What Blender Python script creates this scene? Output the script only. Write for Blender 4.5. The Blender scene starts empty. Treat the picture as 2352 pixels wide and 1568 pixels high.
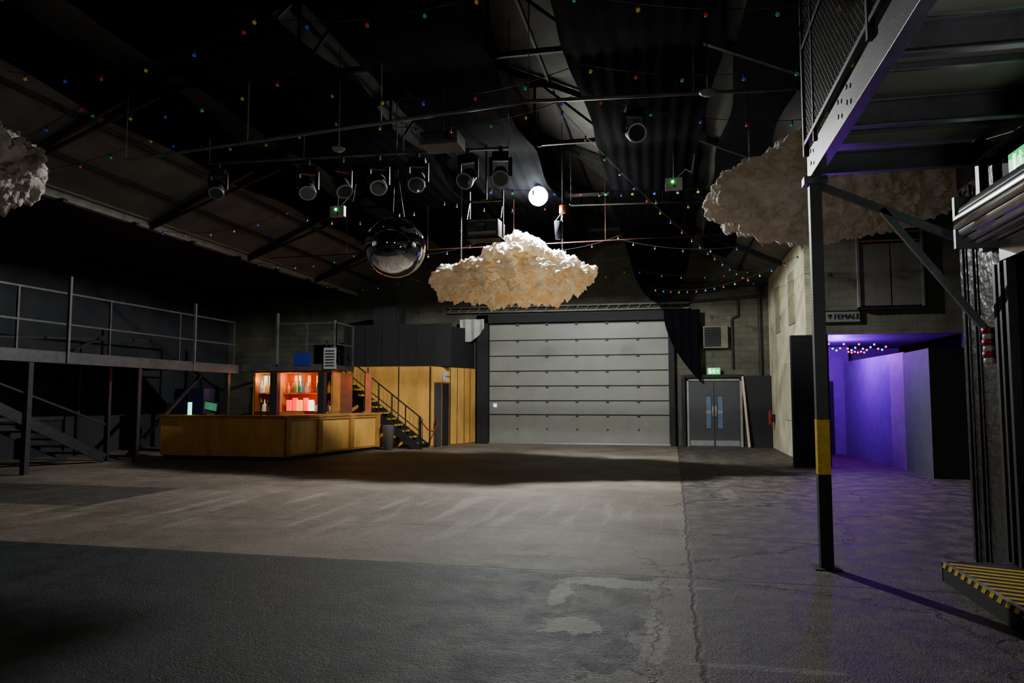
import bpy, bmesh, math, random
from mathutils import Vector, Matrix, noise
random.seed(7)
S=bpy.context.scene
PI=math.pi
# ---------------------------------------------------------------- materials
def M(name,col,rough=.7,metal=0.,var=.2,scale=4.,bump=0.,bscale=40.,es=0.,ecol=None,stretch=None,spec=.5,coat=0.,samp=False):
    m=bpy.data.materials.new(name); m.use_nodes=True
    nt=m.node_tree; N=nt.nodes; L=nt.links
    p=N['Principled BSDF']
    tc=N.new('ShaderNodeTexCoord'); src=tc.outputs['Object']
    if stretch:
        mp=N.new('ShaderNodeMapping'); mp.inputs['Scale'].default_value=stretch
        L.new(src,mp.inputs[0]); src=mp.outputs[0]
    nz=N.new('ShaderNodeTexNoise'); nz.inputs['Scale'].default_value=scale; nz.inputs['Detail'].default_value=4
    nz.inputs['Roughness'].default_value=.65
    L.new(src,nz.inputs['Vector'])
    r=N.new('ShaderNodeValToRGB'); L.new(nz.outputs[0],r.inputs[0])
    r.color_ramp.elements[0].position=.3; r.color_ramp.elements[1].position=.7
    r.color_ramp.elements[0].color=(*[c*(1-var) for c in col],1)
    r.color_ramp.elements[1].color=(*[min(1,c*(1+var)) for c in col],1)
    L.new(r.outputs[0],p.inputs['Base Color'])
    p.inputs['Roughness'].default_value=rough; p.inputs['Metallic'].default_value=metal
    p.inputs['Specular IOR Level'].default_value=spec
    p.inputs['Coat Weight'].default_value=coat
    if es:
        p.inputs['Emission Color'].default_value=(*(ecol or col),1); p.inputs['Emission Strength'].default_value=es
        if not samp: m.cycles.emission_sampling='NONE'
    if bump:
        n2=N.new('ShaderNodeTexNoise'); n2.inputs['Scale'].default_value=bscale; n2.inputs['Detail'].default_value=3
        L.new(src,n2.inputs['Vector'])
        b=N.new('ShaderNodeBump'); b.inputs['Strength'].default_value=bump; b.inputs['Distance'].default_value=.03
        L.new(n2.outputs[0],b.inputs['Height']); L.new(b.outputs[0],p.inputs['Normal'])
    return m
def brickM(name,c1,c2,mortar,rough,bump,axis='X',bw=.225,bh=.075):
    m=bpy.data.materials.new(name); m.use_nodes=True
    nt=m.node_tree; N=nt.nodes; L=nt.links; p=N['Principled BSDF']
    tc=N.new('ShaderNodeTexCoord'); sp=N.new('ShaderNodeSeparateXYZ'); L.new(tc.outputs['Object'],sp.inputs[0])
    cb=N.new('ShaderNodeCombineXYZ'); L.new(sp.outputs[0 if axis=='X' else 1],cb.inputs[0]); L.new(sp.outputs[2],cb.inputs[1])
    br=N.new('ShaderNodeTexBrick'); L.new(cb.outputs[0],br.inputs['Vector'])
    br.inputs['Color1'].default_value=(*c1,1); br.inputs['Color2'].default_value=(*c2,1); br.inputs['Mortar'].default_value=(*mortar,1)
    br.inputs['Scale'].default_value=1; br.inputs['Brick Width'].default_value=bw; br.inputs['Row Height'].default_value=bh
    br.inputs['Mortar Size'].default_value=.008
    nz=N.new('ShaderNodeTexNoise'); nz.inputs['Scale'].default_value=1.3; nz.inputs['Detail'].default_value=5; L.new(tc.outputs['Object'],nz.inputs['Vector'])
    mr=N.new('ShaderNodeMapRange'); L.new(nz.outputs[0],mr.inputs[0]); mr.inputs[1].default_value=.3; mr.inputs[2].default_value=.7; mr.inputs[3].default_value=.55; mr.inputs[4].default_value=1.15
    mx=N.new('ShaderNodeVectorMath'); mx.operation='SCALE'; L.new(br.outputs['Color'],mx.inputs[0]); L.new(mr.outputs[0],mx.inputs['Scale'])
    L.new(mx.outputs[0],p.inputs['Base Color']); p.inputs['Roughness'].default_value=rough
    n2=N.new('ShaderNodeTexNoise'); n2.inputs['Scale'].default_value=9; L.new(tc.outputs['Object'],n2.inputs['Vector'])
    ma=N.new('ShaderNodeMath'); ma.operation='MULTIPLY_ADD'; L.new(br.outputs['Fac'],ma.inputs[0]); ma.inputs[1].default_value=-1.; L.new(n2.outputs[0],ma.inputs[2])
    b=N.new('ShaderNodeBump'); b.inputs['Strength'].default_value=bump; b.inputs['Distance'].default_value=.02
    L.new(ma.outputs[0],b.inputs['Height']); L.new(b.outputs[0],p.inputs['Normal'])
    return m
black=M('black_paint',(.01,.01,.012),.75,bump=.1)
blackwall=M('dark_wall_paint',(.012,.013,.017),.8,var=.4,scale=.8)
greywall=M('charcoal_wall_paint',(.022,.024,.03),.85,var=.4,scale=.7)
cloth=M('black_drape_cloth',(.004,.004,.006),.95,var=.3,scale=3,spec=.05)
roofm=M('roof_board',(.13,.125,.115),.9,var=.3,scale=1.2)
steel=M('dark_steel',(.04,.04,.045),.45,.4,var=.3,scale=8)
steelg=M('painted_grey_steel',(.15,.15,.155),.38,.3,var=.25,scale=5,bump=.05)
steell=M('shaded_rail_steel',(.085,.085,.09),.45,.3,var=.25,scale=5)  # darker copy of the grey steel; left side's dimness put into the colour
galv=M('galvanised_steel',(.42,.42,.44),.35,.7,var=.2,scale=12)
trussm=M('truss_steel',(.025,.024,.023),.6,.2,var=.4)
pipew=M('pale_conduit',(.3,.29,.26),.6,var=.3)
ply=M('varnished_plywood',(.8,.42,.09),.38,var=.25,scale=2.2,stretch=(1,1,.35),coat=.2)
plyd=M('plywood_edge',(.42,.2,.045),.5,var=.3,scale=3)
panelw=M('roller_door_panel',(.24,.24,.215),.45,var=.1,scale=1.5)
seam=M('roller_door_seam',(.025,.025,.025),.6)
creamw=brickM('cream_painted_brick',(.86,.79,.54),(.8,.73,.5),(.6,.55,.4),.7,.3,'Y')
farw=brickM('grimy_painted_brick',(.12,.112,.08),(.095,.09,.065),(.06,.055,.042),.8,.35,'X',.45,.2)
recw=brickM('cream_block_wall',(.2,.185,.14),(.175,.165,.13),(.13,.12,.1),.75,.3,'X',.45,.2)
bbrick=brickM('gloss_black_brick',(.016,.016,.018),(.012,.012,.014),(.006,.006,.007),.3,.9,'Y')
yellow=M('yellow_paint',(.72,.48,.015),.55,var=.25,scale=20)
white=M('white_plastic',(.6,.6,.58),.5,var=.05)
greyd=M('grey_door_paint',(.05,.053,.06),.5,var=.1)
glassb=M('wired_glass',(.08,.12,.16),.1,es=.05,ecol=(.5,.65,.9))
greenE=M('exit_sign_green',(.0,.35,.12),.4,es=1.1,ecol=(.0,.9,.2))
whiteE=M('exit_sign_white',(.8,1,.85),.4,es=3,ecol=(.75,1,.85))
red=M('red_paint',(.4,.015,.015),.4)
orange=M('orange_paint',(.7,.12,.03),.4)
chrome=M('mirror_ball_glass',(.97,.98,1.),.02,1.,var=.02,scale=2)
lensm=M('lamp_lens',(.05,.06,.07),.08,.3,coat=1)
purplew=M('purple_lit_partition',(.2,.07,.3),.55,var=.15)  # purple of the corridor light is put into this base colour
greenp=M('grey_green_partition',(.055,.065,.07),.7,var=.2)
# ---------------------------------------------------------------- builder
class B:
    def __init__(s,name): s.bm=bmesh.new(); s.mats=[]; s.name=name
    def mi(s,m):
        if m not in s.mats: s.mats.append(m)
        return s.mats.index(m)
    def poly(s,vs,fs,m,smooth=False):
        i=s.mi(m); v=[s.bm.verts.new(p) for p in vs]
        for f in fs:
            try:
                fc=s.bm.faces.new([v[k] for k in f]); fc.material_index=i; fc.smooth=smooth
            except ValueError: pass
    def box(s,x0,x1,y0,y1,z0,z1,m):
        s.poly([(x0,y0,z0),(x1,y0,z0),(x1,y1,z0),(x0,y1,z0),(x0,y0,z1),(x1,y0,z1),(x1,y1,z1),(x0,y1,z1)],
          [(0,3,2,1),(4,5,6,7),(0,1,5,4),(1,2,6,5),(2,3,7,6),(3,0,4,7)],m)
    def beam(s,p,q,w,h,m):
        p=Vector(p);q=Vector(q);d=(q-p).normalized()
        up=Vector((0,0,1)) if abs(d.z)<.95 else Vector((0,1,0))
        r=d.cross(up).normalized(); u=r.cross(d)
        vs=[]
        for c in (p,q):
            for a,b in ((-1,-1),(1,-1),(1,1),(-1,1)): vs.append(c+r*a*w/2+u*b*h/2)
        s.poly(vs,[(0,1,2,3),(7,6,5,4),(0,4,5,1),(1,5,6,2),(2,6,7,3),(3,7,4,0)],m)
    def cyl(s,p,q,r,m,r2=None,n=12,cap=True,smooth=True):
        p=Vector(p);q=Vector(q);d=(q-p).normalized(); r2=r if r2 is None else r2
        up=Vector((0,0,1)) if abs(d.z)<.95 else Vector((1,0,0))
        a=d.cross(up).normalized(); b=a.cross(d)
        vs=[p+(a*math.cos(t)+b*math.sin(t))*r for t in [2*PI*k/n for k in range(n)]]+[q+(a*math.cos(t)+b*math.sin(t))*r2 for t in [2*PI*k/n for k in range(n)]]
        i=s.mi(m); v=[s.bm.verts.new(x) for x in vs]
        for k in range(n):
            f=s.bm.faces.new((v[k],v[(k+1)%n],v[n+(k+1)%n],v[n+k])); f.material_index=i; f.smooth=smooth
        if cap:
            f=s.bm.faces.new(v[:n][::-1]); f.material_index=i
            f=s.bm.faces.new(v[n:]); f.material_index=i
    def tube(s,pts,r,m,n=6):
        for a,b in zip(pts[:-1],pts[1:]):
            if (Vector(a)-Vector(b)).length>1e-4: s.cyl(a,b,r,m,n=n,cap=False)
    def sph(s,c,r,m,u=12,v=8,sc=(1,1,1)):
        mt=Matrix.Translation(c)@Matrix.Diagonal((sc[0],sc[1],sc[2],1))
        g=bmesh.ops.create_uvsphere(s.bm,u_segments=u,v_segments=v,radius=r,matrix=mt); i=s.mi(m)
        for vv in g['verts']:
            for f in vv.link_faces: f.material_index=i; f.smooth=True
    def lathe(s,c,prof,m,n=12):
        i=s.mi(m); rings=[]
        for r,z in prof: rings.append([s.bm.verts.new((c[0]+r*math.cos(2*PI*k/n),c[1]+r*math.sin(2*PI*k/n),c[2]+z)) for k in range(n)])
        for a,b in zip(rings[:-1],rings[1:]):
            for k in range(n):
                f=s.bm.faces.new((a[k],a[(k+1)%n],b[(k+1)%n],b[k])); f.material_index=i; f.smooth=True
    def prism(s,pts,z0,z1,m):
        n=len(pts)
        s.poly([(x,y,z0) for x,y in pts]+[(x,y,z1) for x,y in pts],
          [tuple(range(n))[::-1],tuple(range(n,2*n))]+[(k,(k+1)%n,n+(k+1)%n,n+k) for k in range(n)],m)
    def grid(s,f,nu,nv,m,smooth=True):
        i=s.mi(m); v=[[s.bm.verts.new(f(a/nu,b/nv)) for b in range(nv+1)] for a in range(nu+1)]
        for a in range(nu):
            for b in range(nv):
                fc=s.bm.faces.new((v[a][b],v[a+1][b],v[a+1][b+1],v[a][b+1])); fc.material_index=i; fc.smooth=smooth
    def finish(s,bevel=0,keep0=False,normals=True):
        me=bpy.data.meshes.new(s.name)
        vs=[v.co for v in s.bm.verts]
        lo=Vector([min(v[k] for v in vs) for k in range(3)]); hi=Vector([max(v[k] for v in vs) for k in range(3)])
        c=Vector(((lo.x+hi.x)/2,(lo.y+hi.y)/2,lo.z)) if not keep0 else Vector((0,0,0))
        bmesh.ops.translate(s.bm,verts=s.bm.verts,vec=-c)
        if normals: bmesh.ops.recalc_face_normals(s.bm,faces=s.bm.faces)
        s.bm.to_mesh(me); s.bm.free()
        for m in s.mats: me.materials.append(m)
        o=bpy.data.objects.new(s.name,me); S.collection.objects.link(o); o.location=c
        if bevel:
            bv=o.modifiers.new('bevel','BEVEL'); bv.width=bevel; bv.segments=2; bv.limit_method='ANGLE'
        return o
def child(o,par,name=None):
    o.parent=par; o.matrix_parent_inverse=Matrix.Translation(-par.location)
    if name: o.name=name
def text(t,loc,size,m,par,name,rot=(PI/2,0,0),ext=.003):
    cu=bpy.data.curves.new(name,'FONT'); cu.body=t; cu.size=size; cu.extrude=ext; cu.align_x='CENTER'; cu.align_y='CENTER'
    cu.materials.append(m); o=bpy.data.objects.new(name,cu); S.collection.objects.link(o); o.location=loc; o.rotation_euler=rot
    child(o,par)
    return o
def light(name,typ,loc,power,col=(1,1,1),size=.1,par=None,target=None,**k):
    l=bpy.data.lights.new(name,typ); l.energy=power; l.color=col
    if typ=='AREA': l.size=size
    else: l.shadow_soft_size=size
    for a,b in k.items(): setattr(l,a,b)
    o=bpy.data.objects.new(name,l); S.collection.objects.link(o); o.location=loc
    if target: o.rotation_euler=(Vector(target)-Vector(loc)).to_track_quat('-Z','Y').to_euler()
    if par: child(o,par)
    return o
YE=26.0; XR=3.2; XL=-11.7; RX=-4.25; EZ=5.6; RZ=9.0
def roofz(x):
    return EZ+(x-XL)*(RZ-EZ)/(RX-XL) if x<RX else EZ+(XR-x)*(RZ-EZ)/(XR-RX)
# ---------------------------------------------------------------- floor
def floor_mat():
    m=bpy.data.materials.new('worn_concrete_and_asphalt'); m.use_nodes=True
    nt=m.node_tree; N=nt.nodes; L=nt.links; p=N['Principled BSDF']
    tc=N.new('ShaderNodeTexCoord'); P=tc.outputs['Object']
    def inp(s,v):
        if isinstance(v,(int,float)): s.default_value=v
        elif isinstance(v,tuple): s.default_value=v
        else: L.new(v,s)
    def math_(op,a,b=0.,c=0.,clamp=False):
        n=N.new('ShaderNodeMath'); n.operation=op; n.use_clamp=clamp; inp(n.inputs[0],a); inp(n.inputs[1],b); inp(n.inputs[2],c); return n.outputs[0]
    def vm(op,a,b=(0,0,0)):
        n=N.new('ShaderNodeVectorMath'); n.operation=op; inp(n.inputs[0],a); inp(n.inputs[1],b); return n
    def nz(scale,detail=6,vec=None,rough=.6):
        n=N.new('ShaderNodeTexNoise'); n.inputs['Scale'].default_value=scale; n.inputs['Detail'].default_value=detail; n.inputs['Roughness'].default_value=rough
        L.new(vec or P,n.inputs['Vector']); return n
    def ss(v,a,b):
        n=N.new('ShaderNodeMapRange'); n.interpolation_type='SMOOTHSTEP'; inp(n.inputs[0],v); n.inputs[1].default_value=a; n.inputs[2].default_value=b; return n.outputs[0]
    def mix(f,a,b):
        n=N.new('ShaderNodeMix'); n.data_type='RGBA'; inp(n.inputs[0],f)
        for k,v in ((6,a),(7,b)):
            if isinstance(v,tuple): n.inputs[k].default_value=(*v,1)
            else: L.new(v,n.inputs[k])
        return n.outputs[2]
    sp=N.new('ShaderNodeSeparateXYZ'); L.new(P,sp.inputs[0]); X,Y=sp.outputs[0],sp.outputs[1]
    w=nz(2.6,6,rough=.7); wf=nz(7,4)
    warp=vm('SUBTRACT',w.outputs['Color'],(.5,.5,.5)); wsc=vm('MULTIPLY',warp.outputs[0],(.7,.7,0)); PW=vm('ADD',P,wsc.outputs[0]).outputs[0]
    spw=N.new('ShaderNodeSeparateXYZ'); L.new(PW,spw.inputs[0]); XW,YW=spw.outputs[0],spw.outputs[1]
    big=nz(.45,4).outputs[0]; med=nz(3,7,rough=.75).outputs[0]; fine=nz(45,3).outputs[0]; gr=nz(150,1).outputs[0]
    base=mix(ss(big,.35,.65),(.15,.115,.09),(.25,.205,.17))
    rightc=mix(ss(med,.4,.62),(.05,.04,.033),(.13,.108,.092))
    base=mix(math_('GREATER_THAN',X,.15),base,rightc)
    mp=N.new('ShaderNodeMapping'); mp.inputs['Rotation'].default_value=(0,0,.6); mp.inputs['Scale'].default_value=(2.2,.25,1); L.new(P,mp.inputs[0])
    st=nz(1.6,4,mp.outputs[0]).outputs[0]
    streak=math_('MULTIPLY',ss(st,.5,.68),math_('MULTIPLY',ss(Y,7.5,9),math_('SUBTRACT',1,ss(Y,11,13))))
    streak=math_('MULTIPLY',streak,math_('SUBTRACT',1,math_('GREATER_THAN',X,.15)))
    base=mix(math_('MULTIPLY',streak,.45),base,(.42,.37,.34))
    asp=mix(ss(med,.35,.7),(.012,.016,.019),(.034,.041,.046))
    ma=math_('MULTIPLY',math_('LESS_THAN',math_('ADD',Y,math_('MULTIPLY',X,.02)),6.93),math_('LESS_THAN',XW,-.25))
    base=mix(ma,base,asp)
    def rect(x0,x1,y0,y1,s=.12):
        a=math_('MULTIPLY',ss(X,x0-s,x0+s),math_('SUBTRACT',1,ss(X,x1-s,x1+s)))
        b=math_('MULTIPLY',ss(Y,y0-s,y0+s),math_('SUBTRACT',1,ss(Y,y1-s,y1+s)))
        return math_('MULTIPLY',a,b)
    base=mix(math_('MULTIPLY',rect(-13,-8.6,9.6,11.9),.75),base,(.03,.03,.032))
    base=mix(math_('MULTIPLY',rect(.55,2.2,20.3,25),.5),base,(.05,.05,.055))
    pale=mix(med,(.16,.145,.125),(.5,.47,.42))
    def ell(cx,cy,rx,ry,amt=.9,lo=.85,hi=.98):
        nonlocal base
        d=vm('SUBTRACT',P,(cx,cy,0)).outputs[0]; d=vm('MULTIPLY',d,(1/rx,1/ry,0)).outputs[0]
        n=N.new('ShaderNodeVectorMath'); n.operation='LENGTH'; L.new(d,n.inputs[0])
        e=math_('ADD',n.outputs['Value'],math_('ADD',math_('MULTIPLY',math_('SUBTRACT',wf.outputs[0],.5),1.6),math_('MULTIPLY',math_('SUBTRACT',fine,.5),.7)))
        base=mix(math_('MULTIPLY',math_('SUBTRACT',1,ss(e,lo,hi)),amt),base,pale)
    ell(-.5,6.62,.5,.17); ell(-.74,5.35,.24,.2); ell(-.13,5.2,.09,.6); ell(-.93,6.2,.09,.38); ell(-.33,4.2,.36,.35,.6); ell(.05,6.6,.3,.05,.5)
    ell(.9,13,.13,1.0,.25); ell(-6.2,4.35,.12,.1,.9); ell(-7.2,6.05,.12,.12,.9); ell(.5,4.75,.5,.05,.4)
    base=mix(math_('MULTIPLY',rect(-.8,-.2,5.7,6.3,.02),.9),base,(.06,.055,.045))
    vo=N.new('ShaderNodeTexVoronoi'); vo.feature='DISTANCE_TO_EDGE'; vo.inputs['Scale'].default_value=.42; L.new(PW,vo.inputs['Vector'])
    cr=math_('SUBTRACT',1,ss(vo.outputs['Distance'],.001,.009))
    cr=math_('MULTIPLY',cr,math_('ADD',math_('MULTIPLY',ss(X,-.6,.3),.9),.1))
    j1=math_('SUBTRACT',1,ss(math_('ABSOLUTE',math_('SUBTRACT',math_('ADD',math_('MULTIPLY',XW,.25),math_('MULTIPLY',X,.75)),.15)),.004,.03))
    j2=math_('SUBTRACT',1,ss(math_('ABSOLUTE',math_('SUBTRACT',math_('ADD',Y,math_('MULTIPLY',X,.02)),6.93)),.008,.022))
    j3=math_('MULTIPLY',math_('SUBTRACT',1,ss(math_('ABSOLUTE',math_('SUBTRACT',math_('ADD',math_('MULTIPLY',YW,.1),math_('MULTIPLY',Y,.9)),9.1)),.006,.02)),.5)
    j4=math_('MULTIPLY',math_('SUBTRACT',1,ss(math_('ABSOLUTE',math_('SUBTRACT',math_('ADD',math_('MULTIPLY',Y,.8),math_('MULTIPLY',X,1.6)),11.6)),.005,.02)),.35)
    c=math_('MAXIMUM',cr,math_('MAXIMUM',math_('MULTIPLY',j1,.8),math_('MAXIMUM',math_('MULTIPLY',j2,.8),math_('MAXIMUM',j3,j4))))
    base=mix(math_('MULTIPLY',c,.92),base,(.01,.009,.008))
    pit=ss(fine,.6,.72); base=mix(math_('MULTIPLY',pit,.5),base,(.02,.018,.016))
    fl=math_('MULTIPLY',ss(gr,.66,.76),.4); base=mix(fl,base,(.45,.43,.4))
    g=math_('ADD',-.05,math_('ADD',math_('MULTIPLY',med,1.6),math_('ADD',math_('MULTIPLY',fine,.35),math_('MULTIPLY',gr,.25))))
    sc=N.new('ShaderNodeVectorMath'); sc.operation='SCALE'; L.new(base,sc.inputs[0]); L.new(g,sc.inputs['Scale'])
    L.new(sc.outputs[0],p.inputs['Base Color'])
    L.new(math_('ADD',.2,math_('MULTIPLY',med,.75)),p.inputs['Roughness'])
    p.inputs['Specular IOR Level'].default_value=.35
    h=math_('ADD',math_('MULTIPLY',fine,.8),math_('ADD',math_('MULTIPLY',gr,.5),math_('SUBTRACT',math_('MULTIPLY',med,1.8),math_('MULTIPLY',c,.8))))
    b=N.new('ShaderNodeBump'); b.inputs['Strength'].default_value=.85; b.inputs['Distance'].default_value=.024
    L.new(h,b.inputs['Height']); L.new(b.outputs[0],p.inputs['Normal'])
    return m
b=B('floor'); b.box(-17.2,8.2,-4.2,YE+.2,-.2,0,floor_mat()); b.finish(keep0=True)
# ---------------------------------------------------------------- shell
b=B('wall_far'); b.poly([(-17,YE,0),(8,YE,0),(8,YE,6.2),(XR,YE,6.2),(XR,YE,EZ),(RX,YE,RZ),(XL,YE,EZ),(-17,YE,EZ),
  (-17,YE+.2,0),(8,YE+.2,0),(8,YE+.2,6.2),(XR,YE+.2,6.2),(XR,YE+.2,EZ),(RX,YE+.2,RZ),(XL,YE+.2,EZ),(-17,YE+.2,EZ)],
  [(0,1,2,3,4,5,6,7),tuple(range(15,7,-1))]+[(k,8+k,8+(k+1)%8,(k+1)%8) for k in range(8)],farw); b.finish()
b=B('wall_left'); b.box(-17.2,-17,-4,YE,0,EZ,greywall); b.finish()
b=B('wall_back'); b.box(-17,8,-4.2,-4,0,RZ,blackwall); b.finish()
b=B('wall_right_cream'); b.box(XR,XR+.25,19.0,YE,0,6.0,creamw)
for y in (20.6,23.2): b.box(XR-.03,XR,y,y+.9,3.6,5.0,M('boarded_window',(.3,.27,.18),.7))
b.box(XR-.02,XR,21.5,22.6,1.0,2.6,M('notice_board',(.5,.46,.33),.7)); b.finish()
b=B('wall_right_outer'); b.box(8,8.2,-4,YE,0,6.2,blackwall); b.finish()
b=B('wall_right_brick'); b.box(2.92,3.3,7.42,8.35,0,3.75,bbrick); b.box(2.92,3.3,3.4,8.35,3.75,6.2,black); b.box(2.92,3.3,3.4,7.42,3.1,3.75,black)
b.box(2.92,3.3,-4,3.4,0,6.2,black); b.finish()
b=B('ceiling')
t=.15
for x0,x1 in ((XL,RX),(RX,XR)):
    z0,z1=roofz(x0),roofz(x1)
    b.poly([(x0,-4,z0),(x1,-4,z1),(x1,YE,z1),(x0,YE,z0),(x0,-4,z0+t),(x1,-4,z1+t),(x1,YE,z1+t),(x0,YE,z0+t)],
      [(0,3,2,1),(4,5,6,7),(0,1,5,4),(1,2,6,5),(2,3,7,6),(3,0,4,7)],roofm)
b.box(-17,XL,-4,YE,EZ,EZ+t,blackwall); b.box(XR,8,-4,YE,6.2,6.35,blackwall); b.box(XR,XR+.1,-4,YE,EZ,6.2,blackwall)
b.finish()
b=B('wall_recess'); Yr=18.8
b.box(3.45,8,Yr,Yr+.2,3.12,6.2,recw); b.box(6.6,8,Yr,Yr+.2,0,3.12,blackwall); b.finish()
b=B('black_partition_panel'); b.box(3.3,3.62,Yr-.15,Yr,0,3.12,black); b.box(2.78,3.32,18.55,Yr,0,3.1,black); b.finish()
b=B('door_hatch_upper')
b.box(4.35,5.75,Yr-.05,Yr,3.75,5.85,M('hatch_void',(.02,.018,.015),.9)); 
wp=M('hatch_white_board',(.2,.19,.165),.7)
b.box(4.4,5.05,Yr-.09,Yr-.05,3.78,5.25,wp); b.box(5.08,5.72,Yr-.09,Yr-.05,3.78,5.25,wp)
for z in (5.3,5.5,5.68): b.box(4.4,5.7,Yr-.12,Yr-.05,z,z+.03,plyd)
for a in ((4.33,4.38),(5.72,5.77)): b.box(a[0],a[1],Yr-.12,Yr,3.7,5.9,wp)
b.box(4.33,5.77,Yr-.12,Yr,3.68,3.75,black); b.finish()
b=B('female_toilet_sign'); dk=M('sign_dark_text',(.015,.015,.017),.5); sg=M('sign_grey_face',(.24,.24,.22),.6)
b.box(3.55,4.4,Yr-.04,Yr,3.38,3.69,dk); b.box(3.585,4.365,Yr-.05,Yr-.03,3.415,3.655,sg)
b.poly([(3.64,Yr-.053,3.60),(3.76,Yr-.053,3.60),(3.70,Yr-.053,3.47)],[(0,2,1)],dk); o=b.finish()
text('FEMALE',(4.07,Yr-.055,3.535),.17,dk,o,'lettering')
b=B('purple_corridor')
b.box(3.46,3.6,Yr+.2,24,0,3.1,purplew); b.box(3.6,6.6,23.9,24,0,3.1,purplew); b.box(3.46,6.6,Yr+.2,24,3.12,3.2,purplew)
b.box(4.25,4.55,22.9,22.95,0,2.1,black)  # black slab stands for the dark opening beside the door
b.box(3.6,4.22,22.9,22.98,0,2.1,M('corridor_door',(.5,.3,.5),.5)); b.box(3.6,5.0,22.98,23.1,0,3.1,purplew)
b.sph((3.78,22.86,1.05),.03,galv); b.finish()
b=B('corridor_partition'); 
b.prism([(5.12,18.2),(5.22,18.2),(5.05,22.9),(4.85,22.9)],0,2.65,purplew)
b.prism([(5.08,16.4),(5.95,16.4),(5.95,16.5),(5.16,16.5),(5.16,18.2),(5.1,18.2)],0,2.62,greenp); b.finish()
b=B('corridor_fairy_lights')
Er=M('bulb_red_lit',(.8,.05,.03),.3,es=8,ecol=(1,.015,.01)); Eb=M('bulb_blue_lit',(.05,.2,1),.3,es=8,ecol=(.04,.2,1))
pts=[]
for k in range(16):
    x=3.72+k*.085; z=2.95-.16*abs(math.sin(k*.8)); pts.append((x,Yr+.3,z)); b.sph((x,Yr+.3,z-.03),.024,Er if (k*7%5)<2 else Eb,8,6)
for k in range(6): b.sph((4.15+.07*k,Yr+.25,2.72-.02*(k%2)),.022,Er,8,6)
b.tube(pts,.006,black); o=b.finish()
light('corridor_purple_lamp','POINT',(4.2,20.5,2.75),190,(.36,.0,1),.15)
light('corridor_blue_lamp','POINT',(3.95,19.3,2.8),60,(.22,.0,1),.08)
b=B('corridor_bulkhead_lamp'); b.box(4.12,4.22,22.82,22.9,2.28,2.38,M('bulkhead_lit',(.8,.9,1),.4,es=8,ecol=(.75,.85,1))); b.finish()
# ---------------------------------------------------------------- trusses
b=B('roof_truss')
for Y in (2.6,6.6,10.6,14.6,18.6,22.6):
    zt=6.8
    xa=XL+(zt-EZ)*(RX-XL)/(RZ-EZ)+.1; xb=XR-(zt-EZ)*(XR-RX)/(RZ-EZ)-.1
    b.beam((xa,Y,zt),(xb,Y,zt),.06,.08,trussm)
    b.beam((XL,Y,roofz(XL)-.08),(RX,Y,RZ-.12),.08,.12,trussm); b.beam((RX,Y,RZ-.12),(XR,Y,EZ-.08),.08,.12,trussm)
    for x0,x1 in ((xa,RX),(xb,RX)):
        n=3; d=(x1-x0)/n
        for k in range(1,n+1):
            xt=x0+d*k; top=(xt,Y,roofz(xt)-.12); bot=(xt,Y,zt)
            if k<n: b.beam(bot,top,.05,.05,trussm)
            xm=x0+d*(k-1)
            if k>1: b.beam((xm,Y,zt),top,.05,.05,trussm)
            b.box(xt-.14,xt+.14,Y-.01,Y+.01,zt-.06,zt+.14,trussm)
            b.box(xt-.14,xt+.14,Y-.01,Y+.01,roofz(xt)-.28,roofz(xt)-.1,trussm)
    b.beam((RX,Y,zt),(RX,Y,RZ-.1),.06,.06,trussm)
    b.beam((XL+.1,Y,5.5),(xa+.9,Y,zt),.05,.06,trussm)
for k in range(1,8):
    for x in (XL+k*.93,XR-k*.93): b.beam((x,-4,roofz(x)-.05),(x,YE,roofz(x)-.05),.05,.08,trussm)
b.finish()
b=B('eaves_gutter_beam'); b.beam((XL,-4,5.55),(XL,YE,5.55),.14,.14,pipew); b.cyl((XL+.12,-4,5.68),(XL+.12,YE,5.68),.04,pipew,n=8)
for y in range(0,26,2): b.box(XL-.1,XL+.16,y,y+.12,5.42,5.5,trussm)
b.finish()
def bar(name,p,q,r=.028,m=None):
    b=B(name); b.cyl(p,q,r,m or steel,n=10)
    n=int((Vector(q)-Vector(p)).length/2.5)+1
    for k in range(n+1):
        c=Vector(p).lerp(Vector(q),k/n); b.cyl(c,(c.x,c.y,max(c.z+.1,roofz(c.x)-.1)),.008,m or steel,n=6)
    b.finish()
barm=M('scaffold_bar_steel',(.2,.2,.21),.5,.5,var=.3,scale=10)
bar('lighting_bar',(-8.6,10.15,5.45),(-1.9,9.9,5.75),.026,barm); bar('lighting_bar',(-1.9,9.9,5.75),(2.6,10.2,5.7),.026,barm)
bar('lighting_bar',(-8.4,12.05,5.98),(-2.7,12.2,5.92),.024,barm); bar('lighting_bar',(-2.3,17.3,6.2),(2.0,17.3,6.1),.02,trussm)
bar('tie_rod',(-10.5,17.8,5.35),(3,17.3,5.35),.014,M('rusty_tie_rod',(.09,.03,.02),.6))
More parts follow.
